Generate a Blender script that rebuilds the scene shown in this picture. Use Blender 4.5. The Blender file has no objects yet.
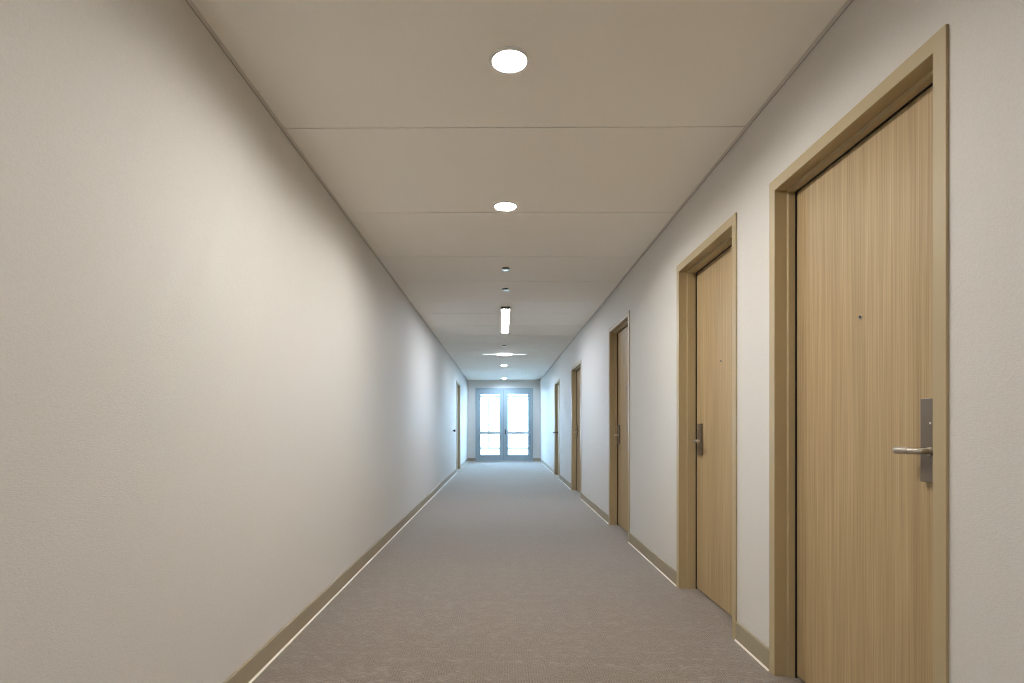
import bpy, bmesh, math
from mathutils import Vector

# ------------------------------------------------------------------ camera, sky, exposure
C = bpy.context.scene.collection
sc = bpy.context.scene
EYE = 1.09
F_PX = 574.0
YAW = math.radians(0.38)
cam_d = bpy.data.cameras.new('camera')
cam = bpy.data.objects.new('camera', cam_d); C.objects.link(cam)
cam.location = (0, 0, EYE)
cam.rotation_euler = (math.radians(90), math.radians(0.0), YAW)
cam_d.sensor_width = 36.0
cam_d.lens = F_PX / 1024 * 36.0
VPX, VPY = 502.0, 426.5
cam_d.shift_x = (512 + F_PX * math.tan(YAW) - VPX) / 1024
cam_d.shift_y = (VPY - 341.5) / 1024
cam_d.clip_start = 0.02
sc.camera = cam

SKY_COL = (0.47, 0.71, 1.0, 1)
SKY_STR = 18.0
w = bpy.data.worlds.new('sky'); sc.world = w; w.use_nodes = True
bg = w.node_tree.nodes['Background']
bg.inputs[0].default_value = SKY_COL
bg.inputs[1].default_value = SKY_STR

sc.view_settings.view_transform = 'Standard'
sc.view_settings.look = 'None'
sc.view_settings.gamma = 1.0
sc.view_settings.use_curve_mapping = False
sc.view_settings.exposure = 0.97
sc.cycles.max_bounces = 16
sc.cycles.diffuse_bounces = 10
sc.cycles.glossy_bounces = 4
sc.cycles.transparent_max_bounces = 12
sc.cycles.use_denoising = True
sc.cycles.filter_width = 1.0
sc.cycles.sample_clamp_indirect = 8.0
sc.cycles.caustics_reflective = False
sc.cycles.caustics_refractive = False

LAMP_COL = (1.0, 0.965, 0.915)
LAMP_HI = 312.0      # radiance of a downlight inside its beam
LAMP_LO = 5.0        # seen from outside its beam
LINE_STR = 38.0

# ------------------------------------------------------------------ dimensions
XL, XR = -1.08, 1.198          # corridor side walls
H = 2.545                     # ceiling
YB, YE = -3.6, 18.1           # wall behind the camera, end wall
WT = 0.20                     # wall thickness

# ------------------------------------------------------------------ materials
def new_mat(name):
    m = bpy.data.materials.new(name); m.use_nodes = True
    nt = m.node_tree
    b = nt.nodes['Principled BSDF']
    return m, nt, b

def N(nt, kind, **kw):
    n = nt.nodes.new(kind)
    for k, v in kw.items():
        if k in n.inputs.keys(): n.inputs[k].default_value = v
        else: setattr(n, k, v)
    return n

def mix_rgb(nt, fac, a, b, blend='MIX'):
    n = nt.nodes.new('ShaderNodeMix'); n.data_type = 'RGBA'; n.blend_type = blend
    if isinstance(fac, (int, float)): n.inputs[0].default_value = fac
    else: nt.links.new(fac, n.inputs[0])
    for s, v in ((6, a), (7, b)):
        if isinstance(v, tuple): n.inputs[s].default_value = (*v, 1) if len(v) == 3 else v
        else: nt.links.new(v, n.inputs[s])
    return n.outputs[2]

def simple(name, col, rough=0.5, metal=0.0, bump=0.0, bscale=200, vary=0.0, spec=0.5, aniso=None):
    m, nt, b = new_mat(name)
    b.inputs['Base Color'].default_value = (*col, 1)
    b.inputs['Roughness'].default_value = rough
    b.inputs['Metallic'].default_value = metal
    b.inputs['Specular IOR Level'].default_value = spec
    tc = N(nt, 'ShaderNodeTexCoord')
    src = tc.outputs['Object']
    if aniso:
        mp = N(nt, 'ShaderNodeMapping'); mp.inputs['Scale'].default_value = aniso
        nt.links.new(src, mp.inputs[0]); src = mp.outputs[0]
    nz = N(nt, 'ShaderNodeTexNoise', Scale=bscale, Detail=3.0)
    nt.links.new(src, nz.inputs['Vector'])
    if bump:
        bp = N(nt, 'ShaderNodeBump', Strength=bump, Distance=0.001)
        nt.links.new(nz.outputs['Fac'], bp.inputs['Height'])
        nt.links.new(bp.outputs[0], b.inputs['Normal'])
    if vary:
        dark = tuple(c * (1 - vary) for c in col); light = tuple(min(1, c * (1 + vary)) for c in col)
        nt.links.new(mix_rgb(nt, nz.outputs['Fac'], dark, light), b.inputs['Base Color'])
    return m

M = {}
# textured vinyl wall covering: fine pebble with faint horizontal and vertical threads
def wall_material():
    m, nt, b = new_mat('wall_vinyl')
    tc = N(nt, 'ShaderNodeTexCoord')
    n1 = N(nt, 'ShaderNodeTexNoise', Scale=170.0, Detail=3.0)
    nt.links.new(tc.outputs['Object'], n1.inputs['Vector'])
    mp = N(nt, 'ShaderNodeMapping'); mp.inputs['Scale'].default_value = (60, 60, 420)
    nt.links.new(tc.outputs['Object'], mp.inputs[0])
    n2 = N(nt, 'ShaderNodeTexNoise', Scale=1.0, Detail=2.0)
    nt.links.new(mp.outputs[0], n2.inputs['Vector'])
    ad = N(nt, 'ShaderNodeMath', operation='ADD')
    nt.links.new(n1.outputs['Fac'], ad.inputs[0]); nt.links.new(n2.outputs['Fac'], ad.inputs[1])
    bp = N(nt, 'ShaderNodeBump', Strength=0.42, Distance=0.0012)
    nt.links.new(ad.outputs[0], bp.inputs['Height']); nt.links.new(bp.outputs[0], b.inputs['Normal'])
    c = mix_rgb(nt, n1.outputs['Fac'], (0.62, 0.60, 0.565), (0.72, 0.70, 0.665))
    nt.links.new(c, b.inputs['Base Color'])
    b.inputs['Roughness'].default_value = 0.62
    b.inputs['Specular IOR Level'].default_value = 0.3
    return m
M['wall'] = wall_material()
M['ceiling'] = simple('ceiling_board', (0.94, 0.91, 0.85), 0.85, bump=0.15, bscale=120, vary=0.02, spec=0.2)
M['ceiling_back'] = simple('ceiling_joint', (0.35, 0.33, 0.30), 0.9)
M['angle'] = simple('ceiling_angle_paint', (0.72, 0.69, 0.64), 0.6)

def carpet_material():
    m, nt, b = new_mat('loop_carpet')
    tc = N(nt, 'ShaderNodeTexCoord')
    mp = N(nt, 'ShaderNodeMapping'); mp.inputs['Scale'].default_value = (1, 1, 1)
    nt.links.new(tc.outputs['Object'], mp.inputs[0])
    # short woven dashes running along and across the corridor, in broken patches
    def dash(sx, sy):
        q = N(nt, 'ShaderNodeMapping'); q.inputs['Scale'].default_value = (sx, sy, 50)
        nt.links.new(tc.outputs['Object'], q.inputs[0])
        n = N(nt, 'ShaderNodeTexNoise', Scale=1.0, Detail=1.5)
        nt.links.new(q.outputs[0], n.inputs['Vector'])
        r = N(nt, 'ShaderNodeMapRange'); r.inputs[1].default_value = 0.36; r.inputs[2].default_value = 0.64
        nt.links.new(n.outputs['Fac'], r.inputs[0])
        return r.outputs[0]
    da, db = dash(150, 45), dash(45, 150)
    def rib(direction, scale, other):
        wv = N(nt, 'ShaderNodeTexWave', Scale=scale, Distortion=0.7, Detail=1.0)
        wv.bands_direction = direction
        nt.links.new(tc.outputs['Object'], wv.inputs['Vector'])
        m2 = N(nt, 'ShaderNodeMix'); m2.data_type = 'FLOAT'; m2.inputs[0].default_value = 0.5
        nt.links.new(wv.outputs['Fac'], m2.inputs[2]); nt.links.new(other, m2.inputs[3])
        return m2.outputs[0]
    da, db = rib('X', 27.0, da), rib('Y', 31.0, db)
    patch = N(nt, 'ShaderNodeTexNoise', Scale=14.0, Detail=2.0)
    fine = N(nt, 'ShaderNodeTexNoise', Scale=230.0, Detail=2.0)
    big = N(nt, 'ShaderNodeTexNoise', Scale=3.0, Detail=3.0)
    for q in (patch, fine, big): nt.links.new(mp.outputs[0], q.inputs['Vector'])
    st = N(nt, 'ShaderNodeMapRange'); st.inputs[1].default_value = 0.45; st.inputs[2].default_value = 0.55
    nt.links.new(patch.outputs['Fac'], st.inputs[0])
    ribs = N(nt, 'ShaderNodeMix'); ribs.data_type = 'FLOAT'
    nt.links.new(st.outputs[0], ribs.inputs[0])
    nt.links.new(da, ribs.inputs[2]); nt.links.new(db, ribs.inputs[3])
    sm = N(nt, 'ShaderNodeMath', operation='MULTIPLY_ADD')
    nt.links.new(fine.outputs['Fac'], sm.inputs[0]); sm.inputs[1].default_value = 0.8
    nt.links.new(ribs.outputs[0], sm.inputs[2])
    half = N(nt, 'ShaderNodeMath', operation='MULTIPLY'); half.inputs[1].default_value = 0.55
    nt.links.new(sm.outputs[0], half.inputs[0]); half.use_clamp = True
    c = mix_rgb(nt, half.outputs[0], (0.050, 0.038, 0.028), (0.325, 0.264, 0.212))
    c2 = mix_rgb(nt, big.outputs['Fac'], (0.93, 0.93, 0.93), (1.07, 1.07, 1.07))
    c3 = mix_rgb(nt, 1.0, c, c2, 'MULTIPLY')
    nt.links.new(c3, b.inputs['Base Color'])
    bp = N(nt, 'ShaderNodeBump', Strength=0.5, Distance=0.002)
    nt.links.new(sm.outputs[0], bp.inputs['Height']); nt.links.new(bp.outputs[0], b.inputs['Normal'])
    b.inputs['Roughness'].default_value = 0.85
    b.inputs['Specular IOR Level'].default_value = 0.15
    b.inputs['Sheen Weight'].default_value = 0.85
    b.inputs['Sheen Roughness'].default_value = 0.4
    return m
M['carpet'] = carpet_material()

def oak_material():
    m, nt, b = new_mat('oak_veneer')
    tc = N(nt, 'ShaderNodeTexCoord')
    def streak(sx, sz):
        mp = N(nt, 'ShaderNodeMapping'); mp.inputs['Scale'].default_value = (sx, sx, sz)
        nt.links.new(tc.outputs['Object'], mp.inputs[0])
        n = N(nt, 'ShaderNodeTexNoise', Scale=1.0, Detail=3.0)
        nt.links.new(mp.outputs[0], n.inputs['Vector'])
        return n.outputs['Fac']
    a, d, e = streak(260, 2.2), streak(70, 0.8), streak(12, 0.25)
    r = N(nt, 'ShaderNodeMapRange'); r.inputs[1].default_value = 0.36; r.inputs[2].default_value = 0.64
    nt.links.new(a, r.inputs[0])
    c = mix_rgb(nt, r.outputs[0], (0.385, 0.280, 0.148), (0.495, 0.372, 0.212))
    r2 = N(nt, 'ShaderNodeMapRange'); r2.inputs[1].default_value = 0.35; r2.inputs[2].default_value = 0.65
    nt.links.new(d, r2.inputs[0])
    c1 = mix_rgb(nt, r2.outputs[0], (0.93, 0.925, 0.92), (1.05, 1.05, 1.05))
    c = mix_rgb(nt, 1.0, c, c1, 'MULTIPLY')
    r3 = N(nt, 'ShaderNodeMapRange'); r3.inputs[1].default_value = 0.35; r3.inputs[2].default_value = 0.65
    nt.links.new(e, r3.inputs[0])
    c2 = mix_rgb(nt, r3.outputs[0], (0.95, 0.94, 0.92), (1.04, 1.04, 1.04))
    c = mix_rgb(nt, 1.0, c, c2, 'MULTIPLY')
    nt.links.new(c, b.inputs['Base Color'])
    b.inputs['Roughness'].default_value = 0.5
    b.inputs['Specular IOR Level'].default_value = 0.3
    bp = N(nt, 'ShaderNodeBump', Strength=0.15, Distance=0.0005)
    nt.links.new(a, bp.inputs['Height']); nt.links.new(bp.outputs[0], b.inputs['Normal'])
    return m
M['oak'] = oak_material()
M['frame'] = simple('tan_frame_paint', (0.455, 0.365, 0.215), 0.42, bump=0.04, bscale=90, vary=0.02)
M['seal'] = simple('black_gap_shade_and_bumper', (0.012, 0.009, 0.007), 0.8)  # black for the shade lines around door leaves and for the knob bumper
M['base'] = simple('taupe_rubber_base', (0.35, 0.295, 0.205), 0.5, vary=0.03, bscale=40)
M['toe'] = simple('cream_toe', (0.86, 0.81, 0.72), 0.45)  # lighter strip along the foot of the baseboard
M['bronze'] = simple('satin_bronze', (0.235, 0.195, 0.155), 0.42, metal=0.7, bump=0.05, bscale=1.0, aniso=(40, 900, 900), vary=0.04)
M['steel'] = simple('satin_nickel', (0.60, 0.56, 0.50), 0.28, metal=1.0, vary=0.02)
M['dark_steel'] = simple('dark_bronze_lever', (0.05, 0.05, 0.05), 0.4, metal=0.6)
M['chrome'] = simple('polished_cover', (0.92, 0.92, 0.90), 0.35, metal=0.8)
M['lens'] = simple('peephole_glass', (0.02, 0.02, 0.02), 0.08)
M['led'] = simple('pale_indicator', (0.8, 0.76, 0.7), 0.4)
M['alu'] = simple('door_paint_daylight_tint', (0.33, 0.405, 0.44), 0.4, vary=0.02)  # blue of bounced daylight is mixed into the silver paint colour
M['bar'] = simple('brushed_push_bar', (0.55, 0.60, 0.62), 0.4, metal=0.3)
M['white'] = simple('white_enamel', (0.80, 0.80, 0.78), 0.35)
M['cap'] = simple('grey_cap_and_rim_shade', (0.12, 0.12, 0.11), 0.5)
M['deck'] = simple('pale_terrace', (0.62, 0.64, 0.64), 0.8, vary=0.04, bscale=6)
M['render'] = simple('white_render', (0.80, 0.80, 0.80), 0.8, vary=0.02, bscale=9)
M['mullion'] = simple('grey_mullion', (0.13, 0.12, 0.11), 0.5)
M['gasket'] = simple('dark_joint', (0.03, 0.04, 0.045), 0.7)

def glass_material():
    m = bpy.data.materials.new('clear_glass'); m.use_nodes = True
    nt = m.node_tree; nt.nodes.clear()
    out = N(nt, 'ShaderNodeOutputMaterial')
    tr = N(nt, 'ShaderNodeBsdfTransparent'); tr.inputs[0].default_value = (0.93, 0.97, 0.97, 1)
    gl = N(nt, 'ShaderNodeBsdfGlossy'); gl.inputs['Roughness'].default_value = 0.02
    fr = N(nt, 'ShaderNodeFresnel'); fr.inputs[0].default_value = 1.45
    mx = N(nt, 'ShaderNodeMixShader')
    nt.links.new(fr.outputs[0], mx.inputs[0]); nt.links.new(tr.outputs[0], mx.inputs[1]); nt.links.new(gl.outputs[0], mx.inputs[2])
    nt.links.new(mx.outputs[0], out.inputs[0])
    return m
M['glass'] = glass_material()

def emit_directional(name, col, hi, lo):
    """A lamp lens that throws most of its light down in a cone, as a baffled downlight does."""
    m = bpy.data.materials.new(name); m.use_nodes = True
    nt = m.node_tree; nt.nodes.clear()
    out = N(nt, 'ShaderNodeOutputMaterial')
    em = N(nt, 'ShaderNodeEmission'); em.inputs[0].default_value = (*col, 1)
    ge = N(nt, 'ShaderNodeNewGeometry')
    dt = N(nt, 'ShaderNodeVectorMath', operation='DOT_PRODUCT')
    nt.links.new(ge.outputs['Normal'], dt.inputs[0]); nt.links.new(ge.outputs['Incoming'], dt.inputs[1])
    mr = N(nt, 'ShaderNodeMapRange'); mr.interpolation_type = 'SMOOTHSTEP'
    mr.inputs[1].default_value = math.cos(math.radians(89)); mr.inputs[2].default_value = math.cos(math.radians(71))
    mr.inputs[3].default_value = lo; mr.inputs[4].default_value = hi
    nt.links.new(dt.outputs['Value'], mr.inputs[0]); nt.links.new(mr.outputs[0], em.inputs[1])
    nt.links.new(em.outputs[0], out.inputs[0])
    return m
M['lamp'] = emit_directional('downlight_lens', LAMP_COL, LAMP_HI, LAMP_LO)
M['lamp_cool'] = emit_directional('cool_downlight_lens', (0.58, 0.76, 1.0), LAMP_HI * 1.6, LAMP_LO)

def emit(name, col, s):
    m = bpy.data.materials.new(name); m.use_nodes = True
    nt = m.node_tree; nt.nodes.clear()
    out = N(nt, 'ShaderNodeOutputMaterial')
    em = N(nt, 'ShaderNodeEmission'); em.inputs[0].default_value = (*col, 1); em.inputs[1].default_value = s
    nt.links.new(em.outputs[0], out.inputs[0])
    return m
M['line'] = emit('linear_diffuser', (0.84, 0.90, 1.0), LINE_STR)
M['wing'] = emit('cross_wing_diffuser', (0.85, 0.94, 1.0), 0.9)
M['line_cool'] = emit('cross_diffuser', (0.76, 0.88, 1.0), 85.0)

# ------------------------------------------------------------------ helpers
def box(bm, x0, x1, y0, y1, z0, z1):
    vs = [bm.verts.new((x, y, z)) for x in (x0, x1) for y in (y0, y1) for z in (z0, z1)]
    q = [(0, 1, 3, 2), (4, 6, 7, 5), (0, 4, 5, 1), (2, 3, 7, 6), (0, 2, 6, 4), (1, 5, 7, 3)]
    for f in q: bm.faces.new([vs[i] for i in f])

def lathe(bm, prof, axis='z', seg=40, o=(0, 0, 0), cap0=True, cap1=True):
    """prof: list of (radius, height)"""
    rings = []
    for r, h in prof:
        ring = []
        for i in range(seg):
            a = 2 * math.pi * i / seg
            u, v = r * math.cos(a), r * math.sin(a)
            p = {'z': (u, v, h), 'x': (h, u, v), 'y': (v, h, u)}[axis]
            ring.append(bm.verts.new((p[0] + o[0], p[1] + o[1], p[2] + o[2])))
        rings.append(ring)
    for a, b in zip(rings, rings[1:]):
        for i in range(seg):
            j = (i + 1) % seg
            bm.faces.new((a[i], a[j], b[j], b[i]))
    if cap0: bm.faces.new(list(reversed(rings[0])))
    if cap1: bm.faces.new(rings[-1])

def obj(name, bm, mat, parent=None, bevel=0, smooth=False, seg=2):
    bmesh.ops.recalc_face_normals(bm, faces=bm.faces)
    me = bpy.data.meshes.new(name); bm.to_mesh(me); bm.free()
    me.materials.append(mat)
    o = bpy.data.objects.new(name, me); C.objects.link(o)
    if parent: o.parent = parent
    if smooth:
        for p in me.polygons: p.use_smooth = True
        me.set_sharp_from_angle(angle=math.radians(35))
    if bevel:
        b = o.modifiers.new('bevel', 'BEVEL'); b.width = bevel; b.segments = seg
        b.limit_method = 'ANGLE'; b.angle_limit = math.radians(40)
    return o

def bobj(name, boxes, mat, parent=None, bevel=0):
    bm = bmesh.new()
    for b in boxes: box(bm, *b)
    return obj(name, bm, mat, parent, bevel)

def tag(o, label=None, cat=None, group=None, kind=None):
    if label: o['label'] = label
    if cat: o['category'] = cat
    if group: o['group'] = group
    if kind: o['kind'] = kind
    return o

def empty(name, loc, rz=0):
    o = bpy.data.objects.new(name, None); C.objects.link(o)
    o.location = loc; o.rotation_euler = (0, 0, rz); o.empty_display_size = 0.2
    return o

def copy_tree(o, parent=None):
    c = o.copy(); C.objects.link(c)
    if parent: c.parent = parent
    for ch in list(o.children): copy_tree(ch, c)
    return c

# ------------------------------------------------------------------ doors: positions (opening edges along the corridor)
#   near edge, far edge, handle side, recess, swing style
#   ... and the height of each opening
RIGHT = [(1.594, 2.517, 'near', 0.082, 2.123),
         (2.980, 3.875, 'far', 0.108, 2.134),
         (5.44, 6.37, 'far', 0.082, 2.135),
         (8.72, 9.84, 'far', 0.082, 2.052),
         (11.95, 13.02, 'far', 0.055, 2.037)]
LEFT = [(13.62, 14.76, 'near', 0.055, 2.13)]
CAS = 0.047
ED0, ED1, EDH = -0.785, 0.93, 2.25      # end double door opening

# ------------------------------------------------------------------ the shell
fl = bobj('floor', [(XL - WT, XR + WT, YB - WT, YE + 0.16, -0.12, 0.0)], M['carpet'])
tag(fl, 'taupe woven loop carpet running the length of the corridor', 'floor', kind='structure')

def side_wall(name, x_in, sgn, openings):
    bm = bmesh.new()
    a, b = sorted((x_in, x_in + sgn * WT))
    ys = [YB]
    for o in openings: ys += [o[0], o[1]]
    ys.append(YE)
    for i in range(0, len(ys), 2):
        box(bm, a, b, ys[i], ys[i + 1], 0, H)
    for o in openings:
        box(bm, a, b, o[0], o[1], o[4], H)
        back = sorted((x_in + sgn * WT, x_in + sgn * (WT + 0.04)))
        box(bm, back[0], back[1], o[0] - 0.1, o[1] + 0.1, 0, o[4] + 0.1)
    return obj(name, bm, M['wall'])
tag(side_wall('wall_left', XL, -1, LEFT), 'long cream textured left wall', 'wall', kind='structure')
tag(side_wall('wall_right', XR, 1, RIGHT), 'cream textured right wall with five door openings', 'wall', kind='structure')
tag(bobj('wall_end', [(XL - WT, ED0, YE, YE + WT, 0, H), (ED1, XR + WT, YE, YE + WT, 0, H), (ED0, ED1, YE, YE + WT, EDH, H)], M['wall']),
    'short end wall around the glazed double door', 'wall', kind='structure')
tag(bobj('wall_back', [(XL - WT, XR + WT, YB - WT, YB, 0, H)], M['wall']), 'wall behind the camera', 'wall', kind='structure')

joints = [-2.93, -1.768, -0.606, 0.505, 1.647, 2.794, 3.905, 4.911, 5.769, 6.648, 7.386, 8.285, 9.195, 10.053, 11.114, 12.226, 13.337, 14.449, 15.56, 16.672, 17.581]
ys = [YB] + joints + [YE]
G = 0.0045
bm = bmesh.new()
for a, b in zip(ys, ys[1:]):
    box(bm, XL - 0.05, XR + 0.05, a + (G if a != YB else -WT), b - (G if b != YE else -WT), H, H + 0.02)
ceil = tag(obj('ceiling', bm, M['ceiling']), 'beige ceiling of wide panels with thin cross joints', 'ceiling', kind='structure')
bobj('joint_backing', [(XL - WT, XR + WT, YB - WT, YE + WT, H + 0.02, H + 0.08)], M['ceiling_back'], ceil)

for i, (x0, x1, g0, g1, side) in enumerate(((XL + 0.004, XL + 0.02, XL, XL + 0.004, 'left'), (XR - 0.02, XR - 0.004, XR - 0.004, XR, 'right'))):
    t = tag(bobj('trim_%d' % (i + 1), [(x0, x1, YB, YE, H - 0.002, H)], M['angle']), 'thin ceiling angle along the %s wall' % side, 'trim', kind='structure')
    bobj('shade_strip', [(g0, g1, YB, YE, H - 0.001, H)], M['ceiling_back'], t)  # solid dark strip standing for the shade of a groove

# ------------------------------------------------------------------ baseboards
BH, BT = 0.098, 0.008
def baseboard(name, p0, p1, nrm, label):
    """runs from p0 to p1 on the floor, nrm points into the corridor"""
    p0, p1, n = Vector((*p0, 0)), Vector((*p1, 0)), Vector((*nrm, 0))
    def run(prof, nm, mat, parent=None):
        bm = bmesh.new()
        A = [bm.verts.new(p0 + n * u + Vector((0, 0, z))) for u, z in prof]
        B = [bm.verts.new(p1 + n * u + Vector((0, 0, z))) for u, z in prof]
        k = len(prof)
        for i in range(k):
            j = (i + 1) % k
            bm.faces.new((A[i], A[j], B[j], B[i]))
        bm.faces.new(A); bm.faces.new(list(reversed(B)))
        return obj(nm, bm, mat, parent)
    o = run([(0, 0.0), (BT, 0.0), (BT, BH - 0.006), (BT - 0.003, BH - 0.001), (BT - 0.005, BH), (0, BH)], name, M['base'])
    tag(o, label, 'baseboard', kind='structure')
    run([(BT, 0.0), (BT + 0.007, 0.0), (BT + 0.006, 0.003), (BT + 0.003, 0.006), (BT, 0.007)], 'toe_strip', M['toe'], o)
    return o
def right_runs(ops, lo, hi):
    c = lo; out = []
    for o in ops:
        out.append((c, o[0] - CAS)); c = o[1] + CAS
    out.append((c, hi)); return out
RL = ['baseboard right of the nearest door', 'short baseboard between the first and second right doors',
      'baseboard between the second and third right doors', 'baseboard between the third and fourth right doors',
      'baseboard between the fourth and fifth right doors', 'baseboard from the farthest right door to the end wall']
for (a, b), lab in zip(right_runs(RIGHT, YB, YE), RL):
    baseboard('baseboard_right', (XR, a), (XR, b), (-1, 0), 'taupe ' + lab)
for (a, b), lab in zip(right_runs(LEFT, YB, YE), ['long baseboard along the left wall', 'baseboard between the left door and the end wall']):
    baseboard('baseboard_left', (XL, a), (XL, b), (1, 0), 'taupe ' + lab)
baseboard('baseboard_end', (XL, YE), (ED0 - CAS, YE), (0, -1), 'dark baseboard left of the glazed end doors')
baseboard('baseboard_end', (ED1 + CAS, YE), (XR, YE), (0, -1), 'dark baseboard right of the glazed end doors')

# ------------------------------------------------------------------ swept door frame
def sweep_frame(bm, prof, u0, u1, top, P):
    """prof: (a outward from opening, d depth into wall). P maps (u, d, z) to a point."""
    st = []
    for a, d in prof:
        st.append([P(u0 - a, d, 0), P(u0 - a, d, top + a), P(u1 + a, d, top + a), P(u1 + a, d, 0)])
    rings = [[bm.verts.new(st[i][s]) for i in range(len(prof))] for s in range(4)]
    k = len(prof)
    for A, B in zip(rings, rings[1:]):
        for i in range(k):
            j = (i + 1) % k
            bm.faces.new((A[i], A[j], B[j], B[i]))
    bm.faces.new(rings[0]); bm.faces.new(list(reversed(rings[3])))

def lever_set(leaf, P, u, d, dirn, proj=0.05, dark=False, plate=True, lz=1.04, big=False):
    """u: centre of the lock along the wall; dirn: +1/-1 way the lever points; P(u, d, z)"""
    def pb(name, u0, u1, d0, d1, z0, z1, mat, bevel):
        a, b = P(u0, d0, z0), P(u1, d1, z1)
        return bobj(name, [(min(a[0], b[0]), max(a[0], b[0]), min(a[1], b[1]), max(a[1], b[1]), min(a[2], b[2]), max(a[2], b[2]))], mat, leaf, bevel)
    lm = M['dark_steel'] if dark else M['steel']
    if plate:
        hw = 0.043 if big else 0.032
        pb('lock_plate', u - hw, u + hw, d - 0.016, d, lz - 0.093, lz + (0.157 if big else 0.112), M['bronze'], 0.002)
        bm = bmesh.new()
        p = P(u, d - 0.0165, lz + 0.083)
        lathe(bm, [(0.0035, -0.0012), (0.0035, 0.0)], 'x', 16, p)
        obj('indicator', bm, M['led'], leaf)
        base = d - 0.016
    else:
        bm = bmesh.new(); p = P(u, d - 0.006, lz)
        lathe(bm, [(0.027, -0.006), (0.027, 0.006)], 'x', 28, p)
        obj('rose', bm, lm, leaf, smooth=True)
        base = d - 0.006
    # lever: neck out of the plate, rounded elbow, slightly tapering bar
    tip = base - proj
    path = [(u, base + 0.002), (u, tip + 0.013), (u + dirn * 0.003, tip + 0.005), (u + dirn * 0.010, tip), (u + dirn * 0.036, tip), (u + dirn * 0.037, tip), (u + dirn * 0.095, tip), (u + dirn * 0.0965, tip)]
    rad = [0.0095, 0.0095, 0.0095, 0.0092, 0.0100, 0.0112, 0.0116, 0.0104]
    bm = bmesh.new(); rings = []
    pts = [Vector((q[0], q[1])) for q in path]
    for i, pt in enumerate(pts):
        t = (pts[min(i + 1, len(pts) - 1)] - pts[max(i - 1, 0)]).normalized()
        nn = Vector((-t.y, t.x))
        ring = []
        for k in range(20):
            a = 2 * math.pi * k / 20
            q = pt + nn * (rad[i] * math.cos(a))
            ring.append(bm.verts.new(P(q.x, q.y, lz + rad[i] * math.sin(a))))
        rings.append(ring)
    for A, B in zip(rings, rings[1:]):
        for k in range(20):
            j = (k + 1) % 20
            bm.faces.new((A[k], A[j], B[j], B[k]))
    bm.faces.new(rings[0]); bm.faces.new(list(reversed(rings[-1])))
    obj('lever', bm, lm, leaf, smooth=True)
    if plate:
        bm = bmesh.new(); p = P(u, base - 0.004, lz)
        lathe(bm, [(0.0125, -0.003), (0.0125, 0.004)], 'x', 28, p)
        obj('rose', bm, lm, leaf, smooth=True)

def side_door(n, x_in, sgn, op, label, plate=True):
    u0, u1, hand, rec, OH = op
    ox, oy = x_in, (u0 + u1) / 2
    root = empty('door_%d' % n, (ox, oy, 0))
    tag(root, label, 'door', kind='structure')
    P = lambda u, d, z: (sgn * d, u - oy, z)
    stop0 = min(0.046, rec - 0.028)
    prof = [(CAS, 0.0), (CAS, -0.008), (0.0, -0.008), (-0.0015, -0.0065), (-0.0015, stop0), (-0.016, stop0), (-0.016, rec - 0.007), (-0.0015, rec - 0.007), (-0.0015, 0.19), (0.0, 0.19), (0.0, 0.0)]
    bm = bmesh.new(); sweep_frame(bm, prof, u0, u1, OH, P)
    obj('door_frame', bm, M['frame'], root, bevel=0.0012)
    bm = bmesh.new()
    sweep_frame(bm, [(-0.0015, rec - 0.007), (-0.0195, rec - 0.007), (-0.0195, rec + 0.0), (-0.0015, rec + 0.0)], u0, u1, OH, P)
    obj('door_seal', bm, M['seal'], root)  # black strip drawn in for the shade between stop and leaf
    a, b = P(u0 + 0.005, rec, 0.010), P(u1 - 0.005, rec + 0.044, OH - 0.004)
    leaf = bobj('door_leaf', [(min(a[0], b[0]), max(a[0], b[0]), a[1], b[1], a[2], b[2])], M['oak'], root, 0.001)
    u = (u0 + 0.107) if hand == 'near' else (u1 - 0.107)
    lever_set(leaf, P, u, rec, 1 if hand == 'near' else -1, big=hand == 'near', proj=0.036 if plate else (0.10 if n == 5 else 0.03), dark=not plate, plate=plate,
              lz=(1.017 if hand == 'near' else 0.995) if plate else 0.95)
    bm = bmesh.new(); p = P((u0 + u1) / 2, rec, 1.48)
    lathe(bm, [(0.0085, -0.003), (0.0085, 0.0), (0.0085, 0.003)], 'x', 24, p)
    ph = obj('peephole', bm, M['steel'], leaf, smooth=True)
    bm = bmesh.new(); p = P((u0 + u1) / 2, rec - 0.0032, 1.48)
    lathe(bm, [(0.0055, -0.0006), (0.0055, 0.0006)], 'x', 24, p)
    obj('peephole_lens', bm, M['lens'], leaf)
    return root

DL = ['nearest oak door with bronze lock plate and lever on its right edge',
      'second oak door on the right wall with lever on its left edge',
      'third oak door on the right wall, level with the lengthwise ceiling light',
      'fourth oak door on the right wall, next before the farthest one',
      'farthest narrow-looking door on the right wall beside the end doors']
for i, op in enumerate(RIGHT):
    side_door(i + 1, XR, 1, op, DL[i], plate=i < 4)
side_door(6, XL, -1, LEFT[0], 'only door on the left wall, near the far end', plate=False)

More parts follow.
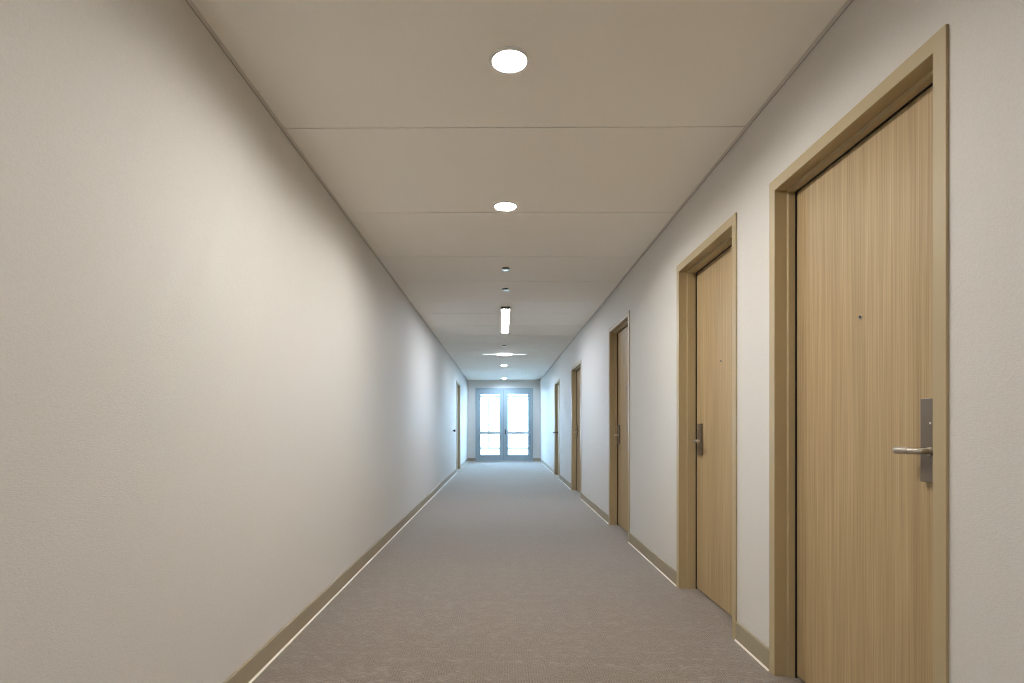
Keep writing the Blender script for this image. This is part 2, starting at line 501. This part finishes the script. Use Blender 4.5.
# ------------------------------------------------------------------ glazed double door at the end
def end_door():
    ox = (ED0 + ED1) / 2
    root = empty('door_7', (ox, YE, 0))
    tag(root, 'pale glazed double door painted with a daylight-blue tint at the bright end', 'double door', kind='structure')
    P = lambda u, d, z: (u - ox, d, z)
    bm = bmesh.new()
    sweep_frame(bm, [(0.05, 0.0), (0.05, -0.012), (0.0, -0.012), (0.0, 0.06), (-0.014, 0.06), (-0.014, 0.12), (0.0, 0.12), (0.0, 0.0)], ED0, ED1, EDH, P)
    obj('door_frame', bm, M['alu'], root)
    mid = 0.055
    for (a, b, outer, nm) in ((ED0 + 0.003, mid - 0.003, 'l', 'left'), (mid + 0.003, ED1 - 0.003, 'r', 'right')):
        so, si = 0.098, 0.122
        sl, sr = (so, si) if outer == 'l' else (si, so)
        z0, z1 = 0.012, EDH - 0.003
        gb, gt = 0.19, 2.115
        d0, d1 = 0.012, 0.056
        boxes = [(a, a + sl, d0, d1, z0, z1), (b - sr, b, d0, d1, z0, z1),
                 (a + sl, b - sr, d0, d1, z0, gb), (a + sl, b - sr, d0, d1, gt, z1)]
        boxes = [(x0 - ox, x1 - ox, y0, y1, p, q) for x0, x1, y0, y1, p, q in boxes]
        leaf = bobj('door_leaf', boxes, M['alu'], root)
        tag(leaf, '%s glazed leaf' % nm)
        # glazing beads
        A0, A1 = a + sl - ox, b - sr - ox
        bobj('glazing_bead', [(A0, A0 + 0.012, d0 - 0.004, d0 + 0.006, gb, gt), (A1 - 0.012, A1, d0 - 0.004, d0 + 0.006, gb, gt),
                              (A0 + 0.012, A1 - 0.012, d0 - 0.004, d0 + 0.006, gb, gb + 0.012), (A0 + 0.012, A1 - 0.012, d0 - 0.004, d0 + 0.006, gt - 0.012, gt)], M['alu'], leaf)
        bobj('glass_pane', [(A0, A1, 0.030, 0.036, gb, gt)], M['glass'], leaf)
        # push bar with its two end mounts
        zc = 0.895
        bobj('push_bar', [(A0 - 0.02, A1 + 0.02, d0 - 0.062, d0 - 0.030, zc - 0.046, zc + 0.046),
                          (A0 - 0.05, A0 - 0.0, d0 - 0.062, d0, zc - 0.030, zc + 0.030),
                          (A1 + 0.0, A1 + 0.05, d0 - 0.062, d0, zc - 0.030, zc + 0.030)], M['bar'], leaf, 0.004)
        if outer == 'r':
            bm = bmesh.new(); box(bm, a + 0.028 - ox, a + 0.062 - ox, d0 - 0.06, d0, 0.84, 1.0)
            obj('latch_case', bm, M['gasket'], leaf, 0.006)
    # dark meeting joint
    bobj('meeting_seal', [(mid - 0.003 - ox, mid + 0.003 - ox, 0.016, 0.05, 0.012, EDH - 0.004)], M['gasket'], root)
    bobj('threshold', [(ED0 - ox, ED1 - ox, 0.0, 0.14, 0.0, 0.010)], M['bar'], root)
end_door()

# ------------------------------------------------------------------ the bright glazed link beyond the end door
LX0, LX1, LY0, LY1 = -3.4, 3.6, YE + WT, 27.8
tag(bobj('terrace_floor', [(LX0, LX1, LY0, LY1, -0.14, -0.01)], M['deck']), 'pale floor of the bright link beyond the glass doors', 'floor', kind='structure')
tag(bobj('terrace_roof', [(LX0, LX1, LY0, LY1, 2.56, 2.72)], M['render']), 'white roof slab over the link beyond the glass doors', 'roof', kind='structure')
bm = bmesh.new()
fz0, fz1 = -0.01, 2.56
box(bm, LX0, LX1, LY1 - 0.08, LY1, fz0, fz0 + 0.10)
box(bm, LX0, LX1, LY1 - 0.08, LY1, fz1 - 0.06, fz1)
box(bm, LX0, LX1, LY1 - 0.07, LY1 - 0.01, fz1 - 0.17, fz1 - 0.12)
for x in (-2.9, -0.64, 1.62, 3.5):
    box(bm, x - 0.06, x + 0.06, LY1 - 0.08, LY1, fz0 + 0.10, fz1 - 0.17)
wn = tag(obj('window_1', bm, M['mullion']), 'far window seen through the glass doors, one thin upright mullion', 'window', kind='structure')
bobj('window_pane', [(LX0, LX1, LY1 - 0.045, LY1 - 0.04, fz0 + 0.1, fz1 - 0.17)], M['glass'], wn)
tag(bobj('ground', [(-40, 40, LY0, 80, -0.4, -0.16)], M['deck']), 'pale ground outside beyond the link', 'ground', kind='structure')

# ------------------------------------------------------------------ ceiling fittings
def downlight(mat, name='recessed_downlight'):
    root = empty(name, (0, 0, 0))
    bm = bmesh.new()
    lathe(bm, [(0.066, 0.0), (0.066, -0.005), (0.069, -0.008), (0.080, -0.006), (0.084, 0.0)], 'z', 48, cap0=False, cap1=False)
    obj('trim_ring', bm, M['white'], root, smooth=True)
    bm = bmesh.new()
    vs = [bm.verts.new((0.066 * math.cos(2 * math.pi * i / 48), -0.066 * math.sin(2 * math.pi * i / 48), -0.003)) for i in range(48)]
    vt = [bm.verts.new((v.co.x, v.co.y, 0.0)) for v in vs]
    bm.faces.new(vs); bm.faces.new(list(reversed(vt)))
    for i in range(48):
        j = (i + 1) % 48
        bm.faces.new((vs[i], vt[i], vt[j], vs[j]))
    obj('lens', bm, mat, root)
    return root
proto = downlight(M['lamp'])
protoc = downlight(M['lamp_cool'])
DLTS = [(0.030, 2.279, 0, 'nearest lit round downlight in the ceiling'),
        (0.022, 3.787, 0, 'second lit round downlight from the camera'),
        (0.05, 13.58, 1, 'small distant round downlight beyond the crosswise light'),
        (0.065, 17.3, 1, 'farthest round downlight just above the glass end doors'),
        (0.18, -0.7, 0, 'unseen round downlight added behind the camera as fill'),  # lamp added out of view to brighten the near end
        ]
usedp = [False, False]
for x, y, k, lab in DLTS:
    p = (proto, protoc)[k]
    o = p if not usedp[k] else copy_tree(p)
    usedp[k] = True
    o.location = (x, y, H)
    tag(o, lab, 'ceiling light', 'round downlights')

# linear fixture along the corridor
lf = empty('linear_ceiling_light', (0.043, 7.86, H))
tag(lf, 'bright white linear ceiling light running lengthwise', 'ceiling light')
LL, LW, LT = 1.77, 0.114, 0.030
bobj('end_cap', [(-LW / 2, LW / 2, -LL / 2 - 0.012, -LL / 2, -LT, 0)], M['cap'], lf, 0.002)
bobj('end_cap', [(-LW / 2, LW / 2, LL / 2, LL / 2 + 0.012, -LT, 0)], M['cap'], lf, 0.002)
bobj('housing', [(-LW / 2 + 0.002, LW / 2 - 0.002, -LL / 2, LL / 2, -LT + 0.012, 0),
                 (-LW / 2 + 0.002, -LW / 2 + 0.005, -LL / 2, LL / 2, -LT, -LT + 0.012),
                 (LW / 2 - 0.005, LW / 2 - 0.002, -LL / 2, LL / 2, -LT, -LT + 0.012)], M['white'], lf)
bobj('diffuser', [(-LW / 2 + 0.0055, LW / 2 - 0.0055, -LL / 2, LL / 2, -LT + 0.001, -LT + 0.011)], M['line'], lf)

# fixture across the corridor: shallow lens belly, thin at both ends
cf = empty('crosswise_ceiling_light', (0.05, 11.55, H))
tag(cf, 'thin lens-shaped ceiling light set crosswise, tapering to both ends', 'ceiling light')
def cross_lens(name, t0, t1, n, mat):
    bm = bmesh.new(); rings = []
    for i in range(n + 1):
        t = t0 + (t1 - t0) * i / n
        s = 0.003 + 0.020 * max(0.0, 1 - (t / 0.34) ** 2) + 0.004 * (1 - abs(t))
        wd = 0.012 + 0.045 * (1 - t * t)
        rings.append([bm.verts.new((t * 0.43, wd * math.cos(a), -0.004 - s * math.sin(a))) for a in [math.pi * k / 12 for k in range(13)]])
    for A, B in zip(rings, rings[1:]):
        for k in range(12): bm.faces.new((A[k], A[k + 1], B[k + 1], B[k]))
        bm.faces.new((A[0], B[0], B[12], A[12]))
    bm.faces.new(rings[0]); bm.faces.new(list(reversed(rings[-1])))
    return obj(name, bm, mat, cf, smooth=True)
cross_lens('lens', -0.34, 0.34, 16, M['line_cool'])
cross_lens('wing', -1.0, -0.345, 12, M['wing'])
cross_lens('wing', 0.345, 1.0, 12, M['wing'])
bm = bmesh.new()
top = [bm.verts.new((t * 0.45, sgn * (0.016 + 0.047 * (1 - t * t)), z)) for z in (0.0, -0.004) for sgn, ts in ((1, range(-10, 11)), (-1, range(10, -11, -1))) for t in [k / 10 for k in ts]]
A, B = top[:42], top[42:]
bm.faces.new(A); bm.faces.new(list(reversed(B)))
for k in range(42):
    j = (k + 1) % 42
    bm.faces.new((A[k], A[j], B[j], B[k]))
obj('housing', bm, M['white'], cf)

# sprinkler covers; the shaded side of the pale rim is painted dark
def sprinkler():
    r = empty('ceiling_sprinkler', (0, 0, 0))
    bm = bmesh.new()
    lathe(bm, [(0.020, 0.0), (0.020, -0.016)], 'z', 32); obj('neck', bm, M['cap'], r, smooth=True)
    bm = bmesh.new()
    lathe(bm, [(0.031, 0.0), (0.034, -0.004), (0.034, -0.012), (0.020, -0.014)], 'z', 32); obj('escutcheon', bm, M['cap'], r, smooth=True)
    bm = bmesh.new()
    lathe(bm, [(0.012, -0.0145), (0.0345, -0.0155), (0.0345, -0.0165), (0.010, -0.018)], 'z', 32); obj('cover_plate', bm, M['chrome'], r, smooth=True)
    return r
sp = sprinkler()
for i, (x, y, lab) in enumerate(((0.035, 5.27, 'small sprinkler with painted-on rim shade nearest to the second downlight'),
                                 (0.036, 6.06, 'small sprinkler with painted-on rim shade just before the lengthwise light'),
                                 (0.04, 10.3, 'tiny sprinkler between the lengthwise and crosswise lights'))):
    o = sp if i == 0 else copy_tree(sp)
    o.location = (x, y, H)
    tag(o, lab, 'sprinkler', 'ceiling sprinklers')

# small dark knob on the left wall before the left door
kn = empty('wall_knob', (XL, 12.62, 1.0))
tag(kn, 'tiny dark knob on the left wall just before the left door', 'wall knob')
bm = bmesh.new(); lathe(bm, [(0.030, 0.0), (0.030, 0.006), (0.012, 0.009), (0.012, 0.028)], 'x', 28); obj('mount', bm, M['dark_steel'], kn, smooth=True)
bm = bmesh.new(); lathe(bm, [(0.012, 0.028), (0.026, 0.032), (0.028, 0.045), (0.020, 0.056)], 'x', 28); obj('bumper', bm, M['seal'], kn, smooth=True)
